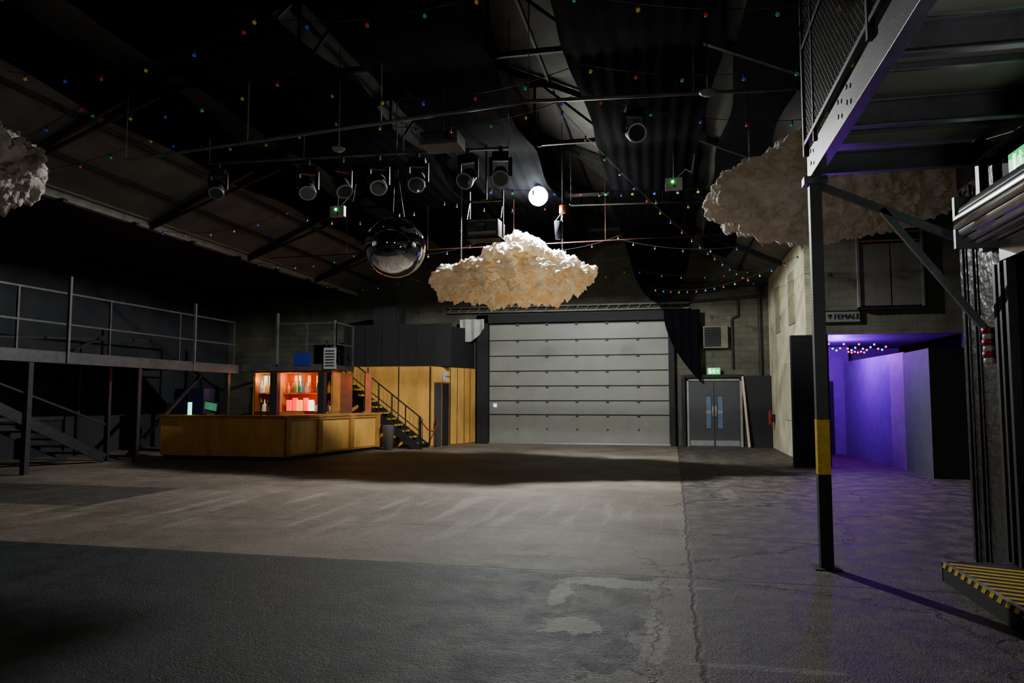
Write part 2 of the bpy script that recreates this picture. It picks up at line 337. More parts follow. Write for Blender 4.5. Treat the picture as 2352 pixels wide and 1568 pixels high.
# ---------------------------------------------------------------- drapes
def drape(x0,x1,ya,yb,z0=6.66,sag=.24,ph=0,endd=0,wob=.05):
    b=B('ceiling_drape'); nu=14; nv=int((yb-ya)*5)
    def f(u,v):
        y=ya+(yb-ya)*v; edge=wob*math.cos((y-2.6)*PI/2)+.05*math.sin(y*.55+ph)
        x=x0+(x1-x0)*u+edge*(2*u-1)
        s=abs(math.sin(PI*(y-2.6)/4))
        z=z0-sag*s*(.6+.4*math.sin(PI*u))+.02*math.sin(x*26+y*.6)+.012*math.sin(y*9)*(.3+u*(1-u))
        z=min(z,roofz(x)-.15)
        if endd and v>.9: z-=endd*((v-.9)/.1)**1.5*math.sin(PI*min(1,max(0,u)))**.5
        return (x,y,z)
    b.grid(f,nu*3,nv,cloth)
    o=b.finish(normals=False)
drape(-9.5,-8.0,-2,22,ph=.4); drape(-7.4,-4.9,-2,24,ph=1.2); drape(-4.45,-2.65,-2,24,ph=2.4)
drape(-1.4,.72,-2,24.6,ph=3.1,endd=1.7); drape(.95,1.85,-2,24.5,sag=.2,ph=4.2)
def curtain(name,x0,x1,y,z0f,z1,m,amp=.06,fr=26):
    b=B(name)
    def f(u,v): x=x0+(x1-x0)*u; zz=z0f(u); return (x,y+amp*math.sin(u*fr)*(1-.3*v),zz+(z1-zz)*v)
    b.grid(f,60,12,m); b.finish(normals=False)
curtain('side_curtain',-.25,.95,YE-.45,lambda u:4.5-2.25*min(1,u*1.1)**.55 if u<.95 else 2.2,4.6,cloth,.04)
curtain('draped_white_sheet',-7.4,-6.5,YE-.6,lambda u:3.6+.5*u-.25*math.sin(PI*u)+.1*(1-u),4.42,M('grey_white_cloth',(.45,.45,.42),.9),.05,18)
# ---------------------------------------------------------------- far wall items
b=B('door_roller_shutter')
x0,x1=-6.44,-.08; y=YE-.12
b.box(x0,x1,y,YE-.01,0,4.27,seam)
zs=[0.03,1.03,1.52,2.04,2.57,3.11,3.67,4.25]
for a,c in zip(zs[:-1],zs[1:]):
    b.box(x0+.03,x1-.03,y-.05,y,a+.02,c-.02,panelw)
    for k in range(1,6):
        xx=x0+(x1-x0)*k/6; b.box(xx-.05,xx+.05,y-.08,y-.05,c-.07,c+.03,seam)
for k in range(1,6):
    xx=x0+(x1-x0)*k/6; b.box(xx-.03,xx+.03,y-.07,y-.05,.5,.56,seam)
b.box(x0+.18,x0+.3,y-.07,y-.05,1.3,1.42,M('lit_pane',(.8,.75,1),.4,es=1.5,ecol=(.8,.7,1)))  # small lit window in the door, made as a glowing pane
b.box(x0,x1,y-.06,y,0,.05,galv)
b.finish(bevel=.006)
b=B('trim_1'); b.box(-6.85,x0,YE-.3,YE,0,4.6,black); b.box(x1,x1+.16,YE-.3,YE,0,4.6,black); b.box(-6.85,x1+.16,YE-.3,YE,4.3,4.6,black)
b.finish()
b=B('wall_conduit_pipes')
for z in (4.72,4.9): b.cyl((-8,YE-.15,z),(.6,YE-.15,z-.02),.035,pipew,n=8)
for k in range(24): b.beam((-8+k*.36,YE-.15,4.72),(-8+k*.36+.18,YE-.15,4.9),.02,.02,pipew)
b.tube([(.3,YE-.1,5.2),(2.2,YE-.1,5.35),(2.4,YE-.1,5.6)],.04,trussm,8); b.tube([(.5,YE-.1,4.9),(3,YE-.1,5.05),(3,YE-.1,5.5)],.04,trussm,8)
b.tube([(2.2,YE-.1,5.0),(2.2,YE-.1,4.4),(2.0,YE-.1,4.3),(2.0,YE-.1,2.6)],.03,trussm,8)
b.tube([(2.9,YE-.1,5.5),(2.9,YE-.1,2.4)],.05,trussm,8); b.box(.2,3.18,YE-.2,YE-.01,5.4,5.5,trussm); b.finish()
b=B('wall_vent_box'); b.box(1.05,1.85,YE-.25,YE-.01,3.3,4.05,M('vent_pale',(.17,.16,.12),.7)); b.box(1.09,1.62,YE-.27,YE-.25,3.35,4.0,black)
for k in range(7): b.box(1.1,1.6,YE-.29,YE-.26,3.38+k*.09,3.40+k*.09,steel)
b.finish()
b=B('door_double_exit'); y=YE-.1
fx0,fx1=.46,2.28
b.box(fx0,fx0+.08,y-.08,YE-.01,0,2.25,pipew); b.box(fx1-.08,fx1,y-.08,YE-.01,0,2.25,pipew); b.box(fx0,fx1,y-.08,YE-.01,2.2,2.28,pipew)
mid=(fx0+fx1)/2
for a,c in ((fx0+.09,mid-.008),(mid+.008,fx1-.09)):
    b.box(a,c,y-.05,y,.01,2.18,greyd)
    b.box(a+.02,c-.02,y-.056,y-.05,.02,.2,galv)
for a in (mid-.27,mid+.11):
    b.box(a,a+.16,y-.058,y-.05,.6,1.68,glassb); b.box(a-.015,a+.175,y-.055,y-.052,.58,1.7,black); b.box(a+.0,a+.16,y-.06,y-.058,1.1,1.2,galv)
for s in (-1,1): b.box(mid+s*.05-.03,mid+s*.05+.03,y-.075,y-.05,1.0,1.35,galv); b.cyl((mid+s*.05,y-.09,.95),(mid+s*.05,y-.09,1.4),.012,galv,n=8)
b.finish()
b=B('black_side_booth'); b.box(2.32,3.18,YE-.35,YE-.01,0,2.36,black); b.box(.35,2.32,YE-.3,YE-.01,2.3,2.4,black); b.box(.3,.42,YE-.35,YE-.01,0,2.36,black); b.finish()
b=B('leaning_timber_plank'); b.beam((2.42,YE-.62,.02),(2.27,YE-.42,2.33),.07,.04,M('pale_timber',(.6,.5,.33),.7)); b.finish()
b=B('fire_extinguisher'); c=(3.04,25.0,.75)
b.lathe(c,[(0,0),(.065,.01),(.07,.03),(.07,.36),(.055,.42),(.02,.46),(.02,.5),(0,.5)],M('extinguisher_red',(.2,.01,.01),.5),16); b.box(c[0]-.02,c[0]+.05,c[1]-.02,c[1]+.02,c[2]+.5,c[2]+.56,black)
b.tube([(c[0]+.03,c[1],c[2]+.52),(c[0]-.09,c[1],c[2]+.45),(c[0]-.1,c[1],c[2]+.2)],.01,black); b.box(3.1,3.2,24.95,25.05,.85,1.1,black); b.finish()
def exit_sign(o0,ux,w,h,n):
    ux=Vector(ux); n=Vector(n); uz=Vector((0,0,1)); o0=Vector(o0)
    b=B('exit_sign')
    def P(u,v,d): return o0+ux*u+uz*v+n*d
    def slab(u0,u1,v0,v1,d0,d1,m):
        b.poly([P(u0,v0,d0),P(u1,v0,d0),P(u1,v1,d0),P(u0,v1,d0),P(u0,v0,d1),P(u1,v0,d1),P(u1,v1,d1),P(u0,v1,d1)],[(0,3,2,1),(4,5,6,7),(0,1,5,4),(1,2,6,5),(2,3,7,6),(3,0,4,7)],m)
    slab(-w/2-.01,w/2+.01,-h/2-.01,h/2+.01,-.06,0,white); slab(-w/2,w/2,-h/2,h/2,0,.006,greenE)
    def pl(pts): b.poly([P(u*h,v*h,.01) for u,v in pts],[tuple(range(len(pts)))],whiteE)
    pl([(-.75,-.38),(-.45,-.38),(-.45,.38),(-.75,.38)])
    pl([(-.02+.08*math.cos(a),.3+.08*math.sin(a)) for a in [k*PI/5 for k in range(10)]])
    pl([(-.2,.18),(.02,.2),(.1,-.02),(-.04,-.06)]); pl([(-.2,.18),(-.32,.02),(-.27,-.01),(-.14,.13)])
    pl([(.02,.2),(.2,.1),(.24,.15),(.04,.25)]); pl([(-.04,-.06),(-.2,-.2),(-.38,-.22),(-.38,-.29),(-.15,-.27),(.04,-.1)])
    pl([(.1,-.02),(.12,-.2),(.28,-.36),(.22,-.4),(.04,-.24),(.0,-.05)])
    pl([(.45,.08),(.45,-.08),(.6,-.08),(.6,-.2),(.82,0),(.6,.2),(.6,.08)])
    b.finish()
exit_sign((1.37,YE-.28,2.52),(1,0,0),.4,.2,(0,-1,0))
exit_sign((2.72,6.42,3.49),(0,-1,0),.44,.18,(-1,0,0))
light('exit_sign_glow','POINT',(1.37,YE-.5,2.5),1.5,(.1,1,.4),.1)
# ---------------------------------------------------------------- plywood toilet block & black upper
b=B('plywood_toilet_block')
b.prism([(-11.2,23.5),(-7.85,23.5),(-6.98,25.95),(-11.2,25.95)],0,2.68,plyd)
for k in range(3):
    xa=-11.15+k*1.1; b.box(xa,xa+1.06,23.47,23.5,.04,2.66,ply)
def wp_(t): return Vector((-7.85+.87*t,23.5+2.45*t,0))
nrm=Vector((2.45,-.87,0)).normalized()
for t0,t1,m,zb,zt in ((.02,.4,ply,2.15,2.66),(.42,.56,ply,.04,2.66),(.57,.72,ply,.04,2.66),(.73,.86,ply,.04,2.66),(.87,.99,ply,.04,2.66),(.02,.06,ply,.04,2.15),(.08,.22,greyd,.02,2.12),(.25,.38,black,.02,2.12)):
    a=wp_(t0);c=wp_(t1);e=nrm*.03
    b.prism([(a.x,a.y),(c.x,c.y),(c.x+e.x,c.y+e.y),(a.x+e.x,a.y+e.y)],zb,zt,m)
for t in (.41,.565,.725,.865):
    a=wp_(t);c=wp_(t+.006);e=nrm*.034; b.prism([(a.x,a.y),(c.x,c.y),(c.x+e.x,c.y+e.y),(a.x+e.x,a.y+e.y)],.04,2.66,black)
for k in range(4):
    xa=-11.17+k*1.1; b.box(xa,xa+.03,23.465,23.5,.04,2.66,black)
o=b.finish(bevel=.004)
b=B('toilet_sign'); a=wp_(.3)+nrm*.05
b.beam((a.x-.12*.33,a.y-.4*.5,2.35),(a.x+.12*.33,a.y+.3*.9,2.35),.02,.3,white); o=b.finish()
text('MALE TOILET',(a.x+nrm.x*.02,a.y+nrm.y*.02+.02,2.35),.07,dk,o,'lettering',(PI/2,0,math.atan2(2.45,.87)))
b=B('black_upper_partition'); b.box(-11.2,-7.3,24.0,24.1,2.69,4.15,black); b.prism([(-7.6,24.1),(-7.0,25.95),(-7.1,25.95),(-7.7,24.1)],2.69,4.1,black)
for k in range(6): b.box(-11+k*.62,-10.96+k*.62,23.97,24,2.7,4.1,steel)
b.finish()
b=B('stored_flight_case'); b.box(-10.1,-9.2,24.0,24.7,4.15,4.75,black)
for x in (-10.1,-9.24): b.box(x,x+.04,23.97,24.0,4.15,4.75,steel)
b.box(-10.1,-9.2,23.97,24.0,4.71,4.75,steel); b.finish()
# ---------------------------------------------------------------- staircase
b=B('staircase'); n=13
for k in range(n):
    x=-8.0-k*.246; z=(k+1)*.192
    b.box(x-.28,x,22.45,23.3,z-.04,z,steel); b.box(x-.035,x+.008,22.44,23.31,z-.05,z+.008,yellow)
for y in (22.42,23.33): b.beam((-7.85,y,.0),(-11.2,y,2.5),.03,.22,black)
b.beam((-7.8,22.4,1.0),(-11.1,22.4,3.5),.04,.04,steel); b.beam((-7.8,22.4,.55),(-11.1,22.4,3.0),.03,.03,steel)
for k in range(8):
    x=-7.85-k*.46; z=k*.352; b.beam((x,22.4,z),(x,22.4,z+1.02),.035,.035,steel)
b.beam((-7.8,22.4,0),(-7.8,22.4,1.0),.04,.04,steel)
for k in range(24):
    x=-7.9-k*.13; z=.1+k*.099; b.beam((x,22.4,z+.1),(x,22.4,z+.85),.006,.006,steel)
b.finish()
b=B('rope_barrier'); b.tube([(-7.75,22.3+.0,.9),(-7.6,22.5,.62),(-7.5,22.8,.55),(-7.5,23.2,.75),(-7.6,23.4,.95)],.02,red)
for p in ((-7.7,22.28),(-7.62,23.4)): b.cyl((p[0],p[1],0),(p[0],p[1],.98),.015,steel,n=8)
b.finish()
b=B('waste_bin'); b.lathe((-8.7,21.95,0),[(0,0),(.15,0),(.19,.75),(.2,.77),(.16,.77),(.14,.1),(0,.1)],steelg,18); b.finish()
# ---------------------------------------------------------------- bar
b=B('bar_counter')
fr=[(-13.4,17.45),(-9.72,17.4),(-9.0,22.1),(-9.6,22.15),(-10.25,18.0),(-13.4,18.05)]
fk=[(-13.36,17.55),(-9.8,17.52),(-9.1,22.05),(-9.6,22.05),(-10.2,17.98),(-13.36,18.0)]
b.prism(fk,0,.1,black); b.prism(fk,.1,1.1,plyd); b.prism(fr,1.1,1.16,plyd)
b.box(-13.4,-11.6,17.49,17.55,.1,1.1,ply); b.box(-11.59,-9.78,17.49,17.53,.1,1.1,ply)
def sd(t): return Vector((-9.8+.7*t,17.5+4.55*t,0))
nr=Vector((4.55,-.7,0)).normalized()
def sslab(t0,t1,z0,z1,d,m):
    a=sd(t0);c=sd(t1);e=nr*d
    b.prism([(a.x,a.y),(c.x,c.y),(c.x+e.x,c.y+e.y),(a.x+e.x,a.y+e.y)],z0,z1,m)
sslab(0,1,.1,1.1,.015,ply)
for t0 in (0,.3,.64,.96): sslab(t0,t0+.04,.1,1.1,.1,plyd)
sslab(0,1,.1,.16,.06,plyd); sslab(0,1,1.02,1.1,.06,plyd)
b.finish(bevel=.005)
glow=M('backbar_panel',(.35,.1,.03),.5,var=.3)
b=B('back_bar_shelving'); D=.3
b.box(-13.2+D,-10.5+D,21.65,21.72,0,2.45,glow); b.box(-13.2+D,-10.5+D,21.1,21.65,0,1.2,plyd); b.box(-13.2+D,-10.5+D,21.3,21.65,1.74,1.78,plyd)
b.box(-13.2+D,-10.5+D,21.0,21.72,2.4,2.46,plyd)
for x in (-13.2,-12.35,-10.95,-10.55): b.box(x+D,x+.07+D,21.1,21.66,1.2,2.4,plyd)
b.box(-12.42+D,-12.18+D,20.75,20.95,0,2.4,black); b.box(-10.82+D,-10.62+D,20.75,20.95,0,2.4,black)
b.box(-10.2,-9.8,21.6,21.66,0,2.4,M('side_board',(.2,.08,.04),.6)); b.finish()
cols=[(.5,.2,.03),(.05,.2,.05),(.6,.5,.3),(.3,.03,.02),(.6,.6,.6),(.7,.35,.02),(.1,.25,.4)]
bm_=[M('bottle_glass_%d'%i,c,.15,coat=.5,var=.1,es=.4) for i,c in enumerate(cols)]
b=B('spirit_bottles')
for z in (1.2,1.78):
    x=-13.05+D
    while x<-10.75+D:
        if not(-12.45<x-D<-12.2 or -11.0<x-D<-10.8):
            s=random.uniform(.95,1.25); r=.042*s
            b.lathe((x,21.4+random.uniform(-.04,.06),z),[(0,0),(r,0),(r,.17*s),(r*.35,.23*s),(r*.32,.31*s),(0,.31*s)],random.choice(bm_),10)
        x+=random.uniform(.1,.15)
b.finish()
cy=M('cyan_lit_panel',(.3,.9,.9),.4,es=2.5,ecol=(.15,.85,.75)); rd=M('red_lit_panel',(1,.1,.02),.4,es=2.2,ecol=(1,.012,.003)); am=M('amber_lit_panel',(1,.6,.2),.4,es=1.8,ecol=(1,.3,.03))
wh=M('white_lit_panel',(1,.9,.7),.4,es=3,ecol=(1,.8,.5))
b=B('bottle_display_fridge')
b.box(-12.1+D,-11.15+D,21.12,21.2,1.2,1.22,black)
for k,(x,m) in enumerate(((-12.05,rd),(-11.85,rd),(-11.68,am),(-11.48,rd),(-11.3,wh))): b.box(x+D,x+.14+D,21.12,21.2,1.22,1.56+.06*(k%2),m)
for x,m,w_ in ((-13.12,cy,.1),(-12.95,am,.06),(-12.8,wh,.05),(-12.7,am,.1),(-12.5,rd,.08),(-12.05,am,.08),(-11.9,cy,.06),(-11.6,am,.09),(-11.3,am,.08),(-11.1,rd,.06)): b.box(x+D,x+D+w_,21.6,21.64,1.8,2.33,m)
b.finish()
b=B('till_monitor'); sc=M('till_screen',(.05,.2,.1),.3,es=.3,ecol=(.1,.5,.2))
b.beam((-12.65,18.3,1.42),(-12.2,18.2,1.36),.03,.26,black); b.beam((-12.63,18.28,1.42),(-12.22,18.18,1.36),.035,.2,sc); b.box(-12.5,-12.3,17.85,18.2,1.16,1.2,black); b.cyl((-12.4,18.15,1.16),(-12.4,18.27,1.3),.03,black)
b.box(-12.9,-12.84,17.9,18.0,1.16,1.5,cy); b.finish()
light('backbar_amber_lamp','POINT',(-11.7,21.2,2.25),16,(1,.25,.03),.06); light('backbar_red_lamp','POINT',(-11.0,20.95,1.7),9,(1,.05,.01),.06); light('backbar_warm_lamp','POINT',(-12.7,21.2,2.2),8,(1,.42,.12),.05)
light('barside_lamp','POINT',(-9.7,21.3,2.1),6,(1,.2,.03),.05)
b=B('beer_pumps')
for x,y in ((-10.6,17.75),(-10.4,17.75),(-9.75,20)): b.cyl((x,y,1.16),(x,y,1.4),.025,galv); b.cyl((x,y,1.4),(x,y,1.5),.018,black,.03)
b.finish()
b=B('bar_end_post'); b.box(-9.45,-9.3,21.85,22.0,1.16,2.4,M('orange_timber',(.5,.16,.07),.5)); b.finish()
def railing(b,pts,z0,h,m,post=1.6,r=.02,mid=(.5,)):
    for p,q in zip(pts[:-1],pts[1:]):
        p=Vector((*p,0));q=Vector((*q,0));L_=(q-p).length;n=max(1,round(L_/post))
        for k in range(n+1):
            c=p.lerp(q,k/n); b.beam((c.x,c.y,z0),(c.x,c.y,z0+h),r*2,r*2,m)
        for f in (1,)+tuple(mid): b.beam((p.x,p.y,z0+h*f),(q.x,q.y,z0+h*f),r*1.8,r*1.8,m)
b=B('mezzanine_bar_platform')
b.box(-13.2,-10.05,20.95,22.3,2.48,2.62,steel); b.box(-13.2,-10.0,20.9,20.96,2.46,2.66,steell)
railing(b,[(-12.0,20.95),(-10.05,20.95),(-10.05,22.2)],2.62,1.3,steell,.95,.022)
b.beam((-12.0,20.93,2.6),(-12.0,20.93,4.25),.06,.06,steelg); b.beam((-10.07,20.93,2.5),(-10.07,20.93,4.0),.05,.05,steelg)
plat=b.finish()
b=B('licence_notice'); b.box(-10.4,-10.0,20.86,20.89,2.5,3.15,M('notice_paper',(.32,.32,.31),.6,var=.05))
for k in range(6): b.box(-10.35,-10.05,20.855,20.86,2.58+k*.09,2.62+k*.09,dk)
child(b.finish(),plat)
b=B('blue_notice'); b.box(-11.4,-10.85,20.88,20.9,2.62,3.0,M('blue_sign',(.01,.02,.2),.5,es=.02,ecol=(.05,.08,1))); child(b.finish(),plat)
# ---------------------------------------------------------------- left mezzanine
b=B('mezzanine_left')
b.box(-16.99,-13.3,7,20.9,2.5,2.6,steel); b.box(-13.34,-13.26,5,20.85,2.38,2.64,steell)
railing(b,[(-13.3,5.0),(-13.3,20.6)],2.62,1.34,steell,2.6,.022,(.48,))
for y in (10.0,13.2,16.5,20.4): b.beam((-13.35,y,0),(-13.35,y,2.5),.12,.12,steel)
b.beam((-13.25,14.1,2.4),(-13.25,14.1,4.35),.06,.06,steelg); b.beam((-13.25,18.6,2.4),(-13.25,18.6,4.3),.06,.06,steelg)
for y in (12,15,18): b.beam((-16.5,y,0),(-16.5,y,2.5),.1,.1,steel)
b.beam((-14.3,16.6,0),(-14.3,16.6,2.5),.1,.1,steel)
for p,q in (((-15,12,2.9),(-15,19,3.3)),((-15,15.8,2.7),(-15,17.2,3.3))): b.beam(p,q,.05,.05,steel)
b.finish()
b=B('staircase_left')
for y_off in (-14.0,-15.1): b.beam((y_off,11.0,2.3),(y_off,16.2,0.1),.04,.24,steel)
for k in range(11): b.box(-15.1,-14.0,11.2+k*.43,11.5+k*.43,2.15-k*.19,2.19-k*.19,black)
b.beam((-14.0,11.6,2.4),(-14.0,16.2,.95),.04,.04,steel); b.beam((-14,17,0.1),(-14,20,2.3),.08,.08,steel); b.finish()
b=B('under_mezzanine_posters'); b.box(-16.99,-16.95,12,18,1.0,2.0,M('poster_wall',(.04,.045,.06),.8,var=.6,scale=1.5)); b.finish()
b=B('blue_cabinet'); b.box(-14.6,-13.6,19.6,20.1,0,1.9,M('blue_cabinet_paint',(.01,.015,.05),.5)); b.box(-14.12,-14.08,19.58,19.6,.05,1.85,black); b.cyl((-14.0,19.57,1),(-14.0,19.57,1.2),.01,galv); b.finish(bevel=.01)
# ---------------------------------------------------------------- right mezzanine
def channel(b,p,q,h,w,m,side=1):
    p=Vector(p);q=Vector(q);d=(q-p).normalized();r=d.cross(Vector((0,0,1))).normalized()*side
    b.beam(p,q,.012,h,m)
    for z in (-h/2+.008,h/2-.008): b.beam(p+Vector((0,0,z))+r*w/2,q+Vector((0,0,z))+r*w/2,w,.016,m)
b=B('mezzanine_steel'); under=M('mezzanine_soffit_board',(.36,.35,.3),.3,var=.15,scale=2)
channel(b,(1.36,-1,3.9),(1.36,7.7,3.9),.27,.09,steelg)
for y in (7.64,6.35,5.05,3.75,2.45,1.15): channel(b,(1.42,y,3.9),(2.91,y,3.9),.22,.07,steelg)
b.box(1.4,2.91,-1,7.66,4.03,4.07,under)
for y in (7.0,5.7,4.4,3.1): b.beam((1.4,y,4.0),(2.9,y,4.0),.04,.05,steelg)
channel(b,(2.86,-1,3.9),(2.86,7.6,3.9),.22,.07,steelg,-1)
for y in (5.9,6.2,7.4,4.0,4.3): 
    for z in (3.85,3.97): b.cyl((1.34,y,z),(1.33,y,z),.022,steel,n=6)
b.box(1.3,1.52,7.58,7.72,3.7,3.78,steelg)
o=b.finish(bevel=.003)
b=B('mezzanine_support_post')
b.box(1.345,1.455,7.56,7.67,0,3.7,M('post_dark_steel',(.06,.06,.065),.5,.3)); b.box(1.335,1.465,7.55,7.68,.0,.012,steel)
b.box(1.342,1.458,7.557,7.673,.88,1.4,yellow); b.box(1.342,1.458,7.557,7.673,.02,.88,black); b.box(1.28,1.52,7.49,7.74,0,.012,black)
b.finish(bevel=.004)
b=B('mezzanine_knee_brace')
b.beam((1.46,7.62,3.68),(2.88,7.62,3.0),.05,.07,steelg); b.beam((2.0,7.62,3.42),(2.88,7.62,2.2),.05,.06,steelg)
b.beam((2.84,7.5,2.95),(2.84,7.5,3.78),.08,.08,steelg)
for k in range(6):
    b.cyl((2.85,7.55,1.92+k*.055),(2.85,7.55,1.975+k*.055),.05+.008*(k%2),red if k%2 else white,n=12)
b.finish()
b=B('mesh_railing'); x=1.34
b.beam((x,7.66,4.0),(x,7.66,6.1),.05,.05,steel); b.beam((x,7.2,4.0),(x,7.2,6.1),.03,.03,steel)
for y in (5.2,2.8,.5): b.beam((x,y,4.0),(x,y,6.1),.05,.05,steel)
for z in (4.12,5.1,6.1): b.beam((x,.5,z),(x,7.66,z),.04,.04,steel)
H=2.0; y0,y1,z0=1.5,7.66,4.1
k=y0-H
while k<y1:
    for s in (0,1):
        a,c=max(k,y0),min(k+H,y1)
        if c>a:
            za,zc=a-k,c-k
            if s: za,zc=H-za,H-zc
            b.beam((x,a,z0+za),(x,c,z0+zc),.006,.006,steelg)
    k+=.085
b.finish()
b=B('roller_shutter_housing'); xs,zs_=2.72,3.18; slat=M('shutter_slat_metal',(.6,.61,.63),.25,.85,var=.1,scale=10)
R=.2
for k in range(16):
    a0=2*PI*k/16; a1=2*PI*(k+.86)/16
    p0=(xs+R*math.cos(a0),zs_+R*math.sin(a0)); p1=(xs+R*math.cos(a1),zs_+R*math.sin(a1)); pm=(xs+(R+.015)*math.cos((a0+a1)/2),zs_+(R+.015)*math.sin((a0+a1)/2))
    b.poly([(p0[0],3.4,p0[1]),(pm[0],3.4,pm[1]),(p1[0],3.4,p1[1]),(p0[0],7.3,p0[1]),(pm[0],7.3,pm[1]),(p1[0],7.3,p1[1])],[(0,1,4,3),(1,2,5,4)],slat,True)
b.cyl((xs,3.4,zs_),(xs,7.28,zs_),.185,steel,n=18)
b.box(2.52,2.92,7.28,7.33,2.95,3.42,steelg)
b.box(2.86,2.91,3.4,7.27,2.82,3.0,slat)
b.finish()
b=B('door_loading'); 
b.box(3.2,3.28,3.4,7.42,.18,3.1,M('loading_void',(.004,.004,.004),.9))  # near-black slab stands for the darkness inside the doorway
for y,w in ((7.36,.05),(7.25,.04),(7.12,.05)): b.box(2.84,2.915,y-w/2,y+w/2,.18,2.8,steel)
b.box(2.98,3.02,6.5,7.1,0.18,2.9,M('dark_door_leaf',(.015,.015,.018),.3))
for y in (6.9,6.7,6.3,6.05): b.box(2.95,3.0,y-.015,y+.015,.18,2.9,steel)
b.finish()
b=B('hazard_step')
b.box(2.32,3.18,3.4,7.3,0,.165,steel)
Y0,Y1=3.4,7.3
b.box(2.3,2.33,3.4,7.31,.0,.17,black); b.box(2.3,3.18,7.29,7.32,0,.17,black); b.box(2.31,3.18,3.4,7.31,.163,.168,black)
s=Y0
while s<Y1:
    e=min(s+.07,Y1); sh=-.35
    b.poly([(2.31,s,.1705),(2.31,e,.1705),(3.18,max(Y0,e+sh),.1705),(3.18,max(Y0,s+sh),.1705)],[(0,3,2,1)],yellow)
    b.poly([(2.296,s,.17),(2.296,e,.17),(2.296,e+.05 if e+.05<Y1 else Y1,.12),(2.296,min(s+.05,Y1),.12)],[(0,1,2,3)],yellow)
    s+=.14
b.box(2.297,2.325,3.4,7.31,.165,.174,galv)
k=2.36
while k<3.1: b.box(k,k+.06,7.315,7.325,.12,.17,yellow); k+=.14
b.finish()
b=B('corner_cable_conduit')
for x_,y_ in ((2.9,8.2),(2.9,7.95)): b.cyl((x_,y_,0),(x_,y_,3.7),.014,black,n=8)
b.finish()
# ---------------------------------------------------------------- clouds
def cloud_mat(name,tr,d1,d2):
    m=bpy.data.materials.new(name); m.use_nodes=True
    nt=m.node_tree;N=nt.nodes;L=nt.links;p=N['Principled BSDF']; N.remove(p); out=N['Material Output']
    tc=N.new('ShaderNodeTexCoord'); n=N.new('ShaderNodeTexNoise'); n.inputs['Scale'].default_value=4.5; n.inputs['Detail'].default_value=4; L.new(tc.outputs['Object'],n.inputs['Vector'])
    def ramp(a,b):
        r=N.new('ShaderNodeValToRGB'); L.new(n.outputs[0],r.inputs[0])
        r.color_ramp.elements[0].position=.38; r.color_ramp.elements[0].color=(*a,1); r.color_ramp.elements[1].position=.62; r.color_ramp.elements[1].color=(*b,1); return r.outputs[0]
    n2=N.new('ShaderNodeTexNoise'); n2.inputs['Scale'].default_value=24; n2.inputs['Detail'].default_value=5; n2.inputs['Roughness'].default_value=.7; L.new(tc.outputs['Object'],n2.inputs['Vector'])
    b=N.new('ShaderNodeBump'); b.inputs['Strength'].default_value=.5; b.inputs['Distance'].default_value=.05; L.new(n2.outputs[0],b.inputs['Height'])
    d=N.new('ShaderNodeBsdfDiffuse'); L.new(ramp(d1,d2),d.inputs[0]); L.new(b.outputs[0],d.inputs['Normal'])
    t=N.new('ShaderNodeBsdfTranslucent'); L.new(ramp((.85,.55,.22),(.97,.88,.7)),t.inputs[0]); L.new(b.outputs[0],t.inputs['Normal'])
    mx=N.new('ShaderNodeMixShader'); mx.inputs[0].default_value=tr; L.new(d.outputs[0],mx.inputs[1]); L.new(t.outputs[0],mx.inputs[2]); L.new(mx.outputs[0],out.inputs[0])
    return m
cmA=cloud_mat('cotton_wadding',.24,(.84,.8,.74),(.95,.95,.95)); cmB=cloud_mat('cotton_wadding_right',.2,(.84,.8,.77),(.95,.94,.93)); cmC=cloud_mat('cotton_wadding_brown',.05,(.5,.44,.38),(.75,.7,.66))  # right cloud a touch less translucent, left cloud darker and browner
def cloud(c,a,bb,top,bot,peak,pw,seed,cm):
    bm=bmesh.new(); bmesh.ops.create_icosphere(bm,subdivisions=7,radius=1)
    off=Vector((seed*7.3,seed*3.1,seed*1.7))
    for v in bm.verts:
        x,y,z=v.co
        hump=.42+.62*math.exp(-((x-peak)/pw)**2)
        zz=z*top*hump if z>0 else z*bot
        p=Vector((x*a,y*bb,zz))
        nn=Vector((x/a,y/bb,z/(.7))).normalized()
        q=p+off
        def cell(s,w=0): 
            d=noise.voronoi(q*s+Vector((w,w,w)))[0][0]; return .45-1.1*min(d*d,.8)
        wv=.12*noise.noise(q*1.5)+.16*cell(2.8)+.13*cell(5.5,3)+.065*cell(12,5)+.04*noise.noise(q*20)+.025*noise.noise(q*40)
        v.co=p+nn*wv
        if z<-.15: v.co.z-= .14*max(0,noise.noise(Vector((q.x*6,q.y*6,seed))))+.1*max(0,noise.noise(Vector((q.x*14,q.y*14,seed))))
    for f in bm.faces: f.smooth=True
    me=bpy.data.meshes.new('hanging_cloud'); bm.to_mesh(me); bm.free(); me.materials.append(cm)
    o=bpy.data.objects.new('hanging_cloud',me); S.collection.objects.link(o); o.location=c
    return o
cloud((-3.57,16.55,4.42),1.87,.7,.92,.6,.12,.42,1,cmA)
cloud((2.3,11.5,4.62),1.75,1.0,1.0,.55,.05,.55,2,cmB)
cloud((-10.1,8.0,4.85),1.75,1.2,.9,.6,.1,.5,3,cmC)
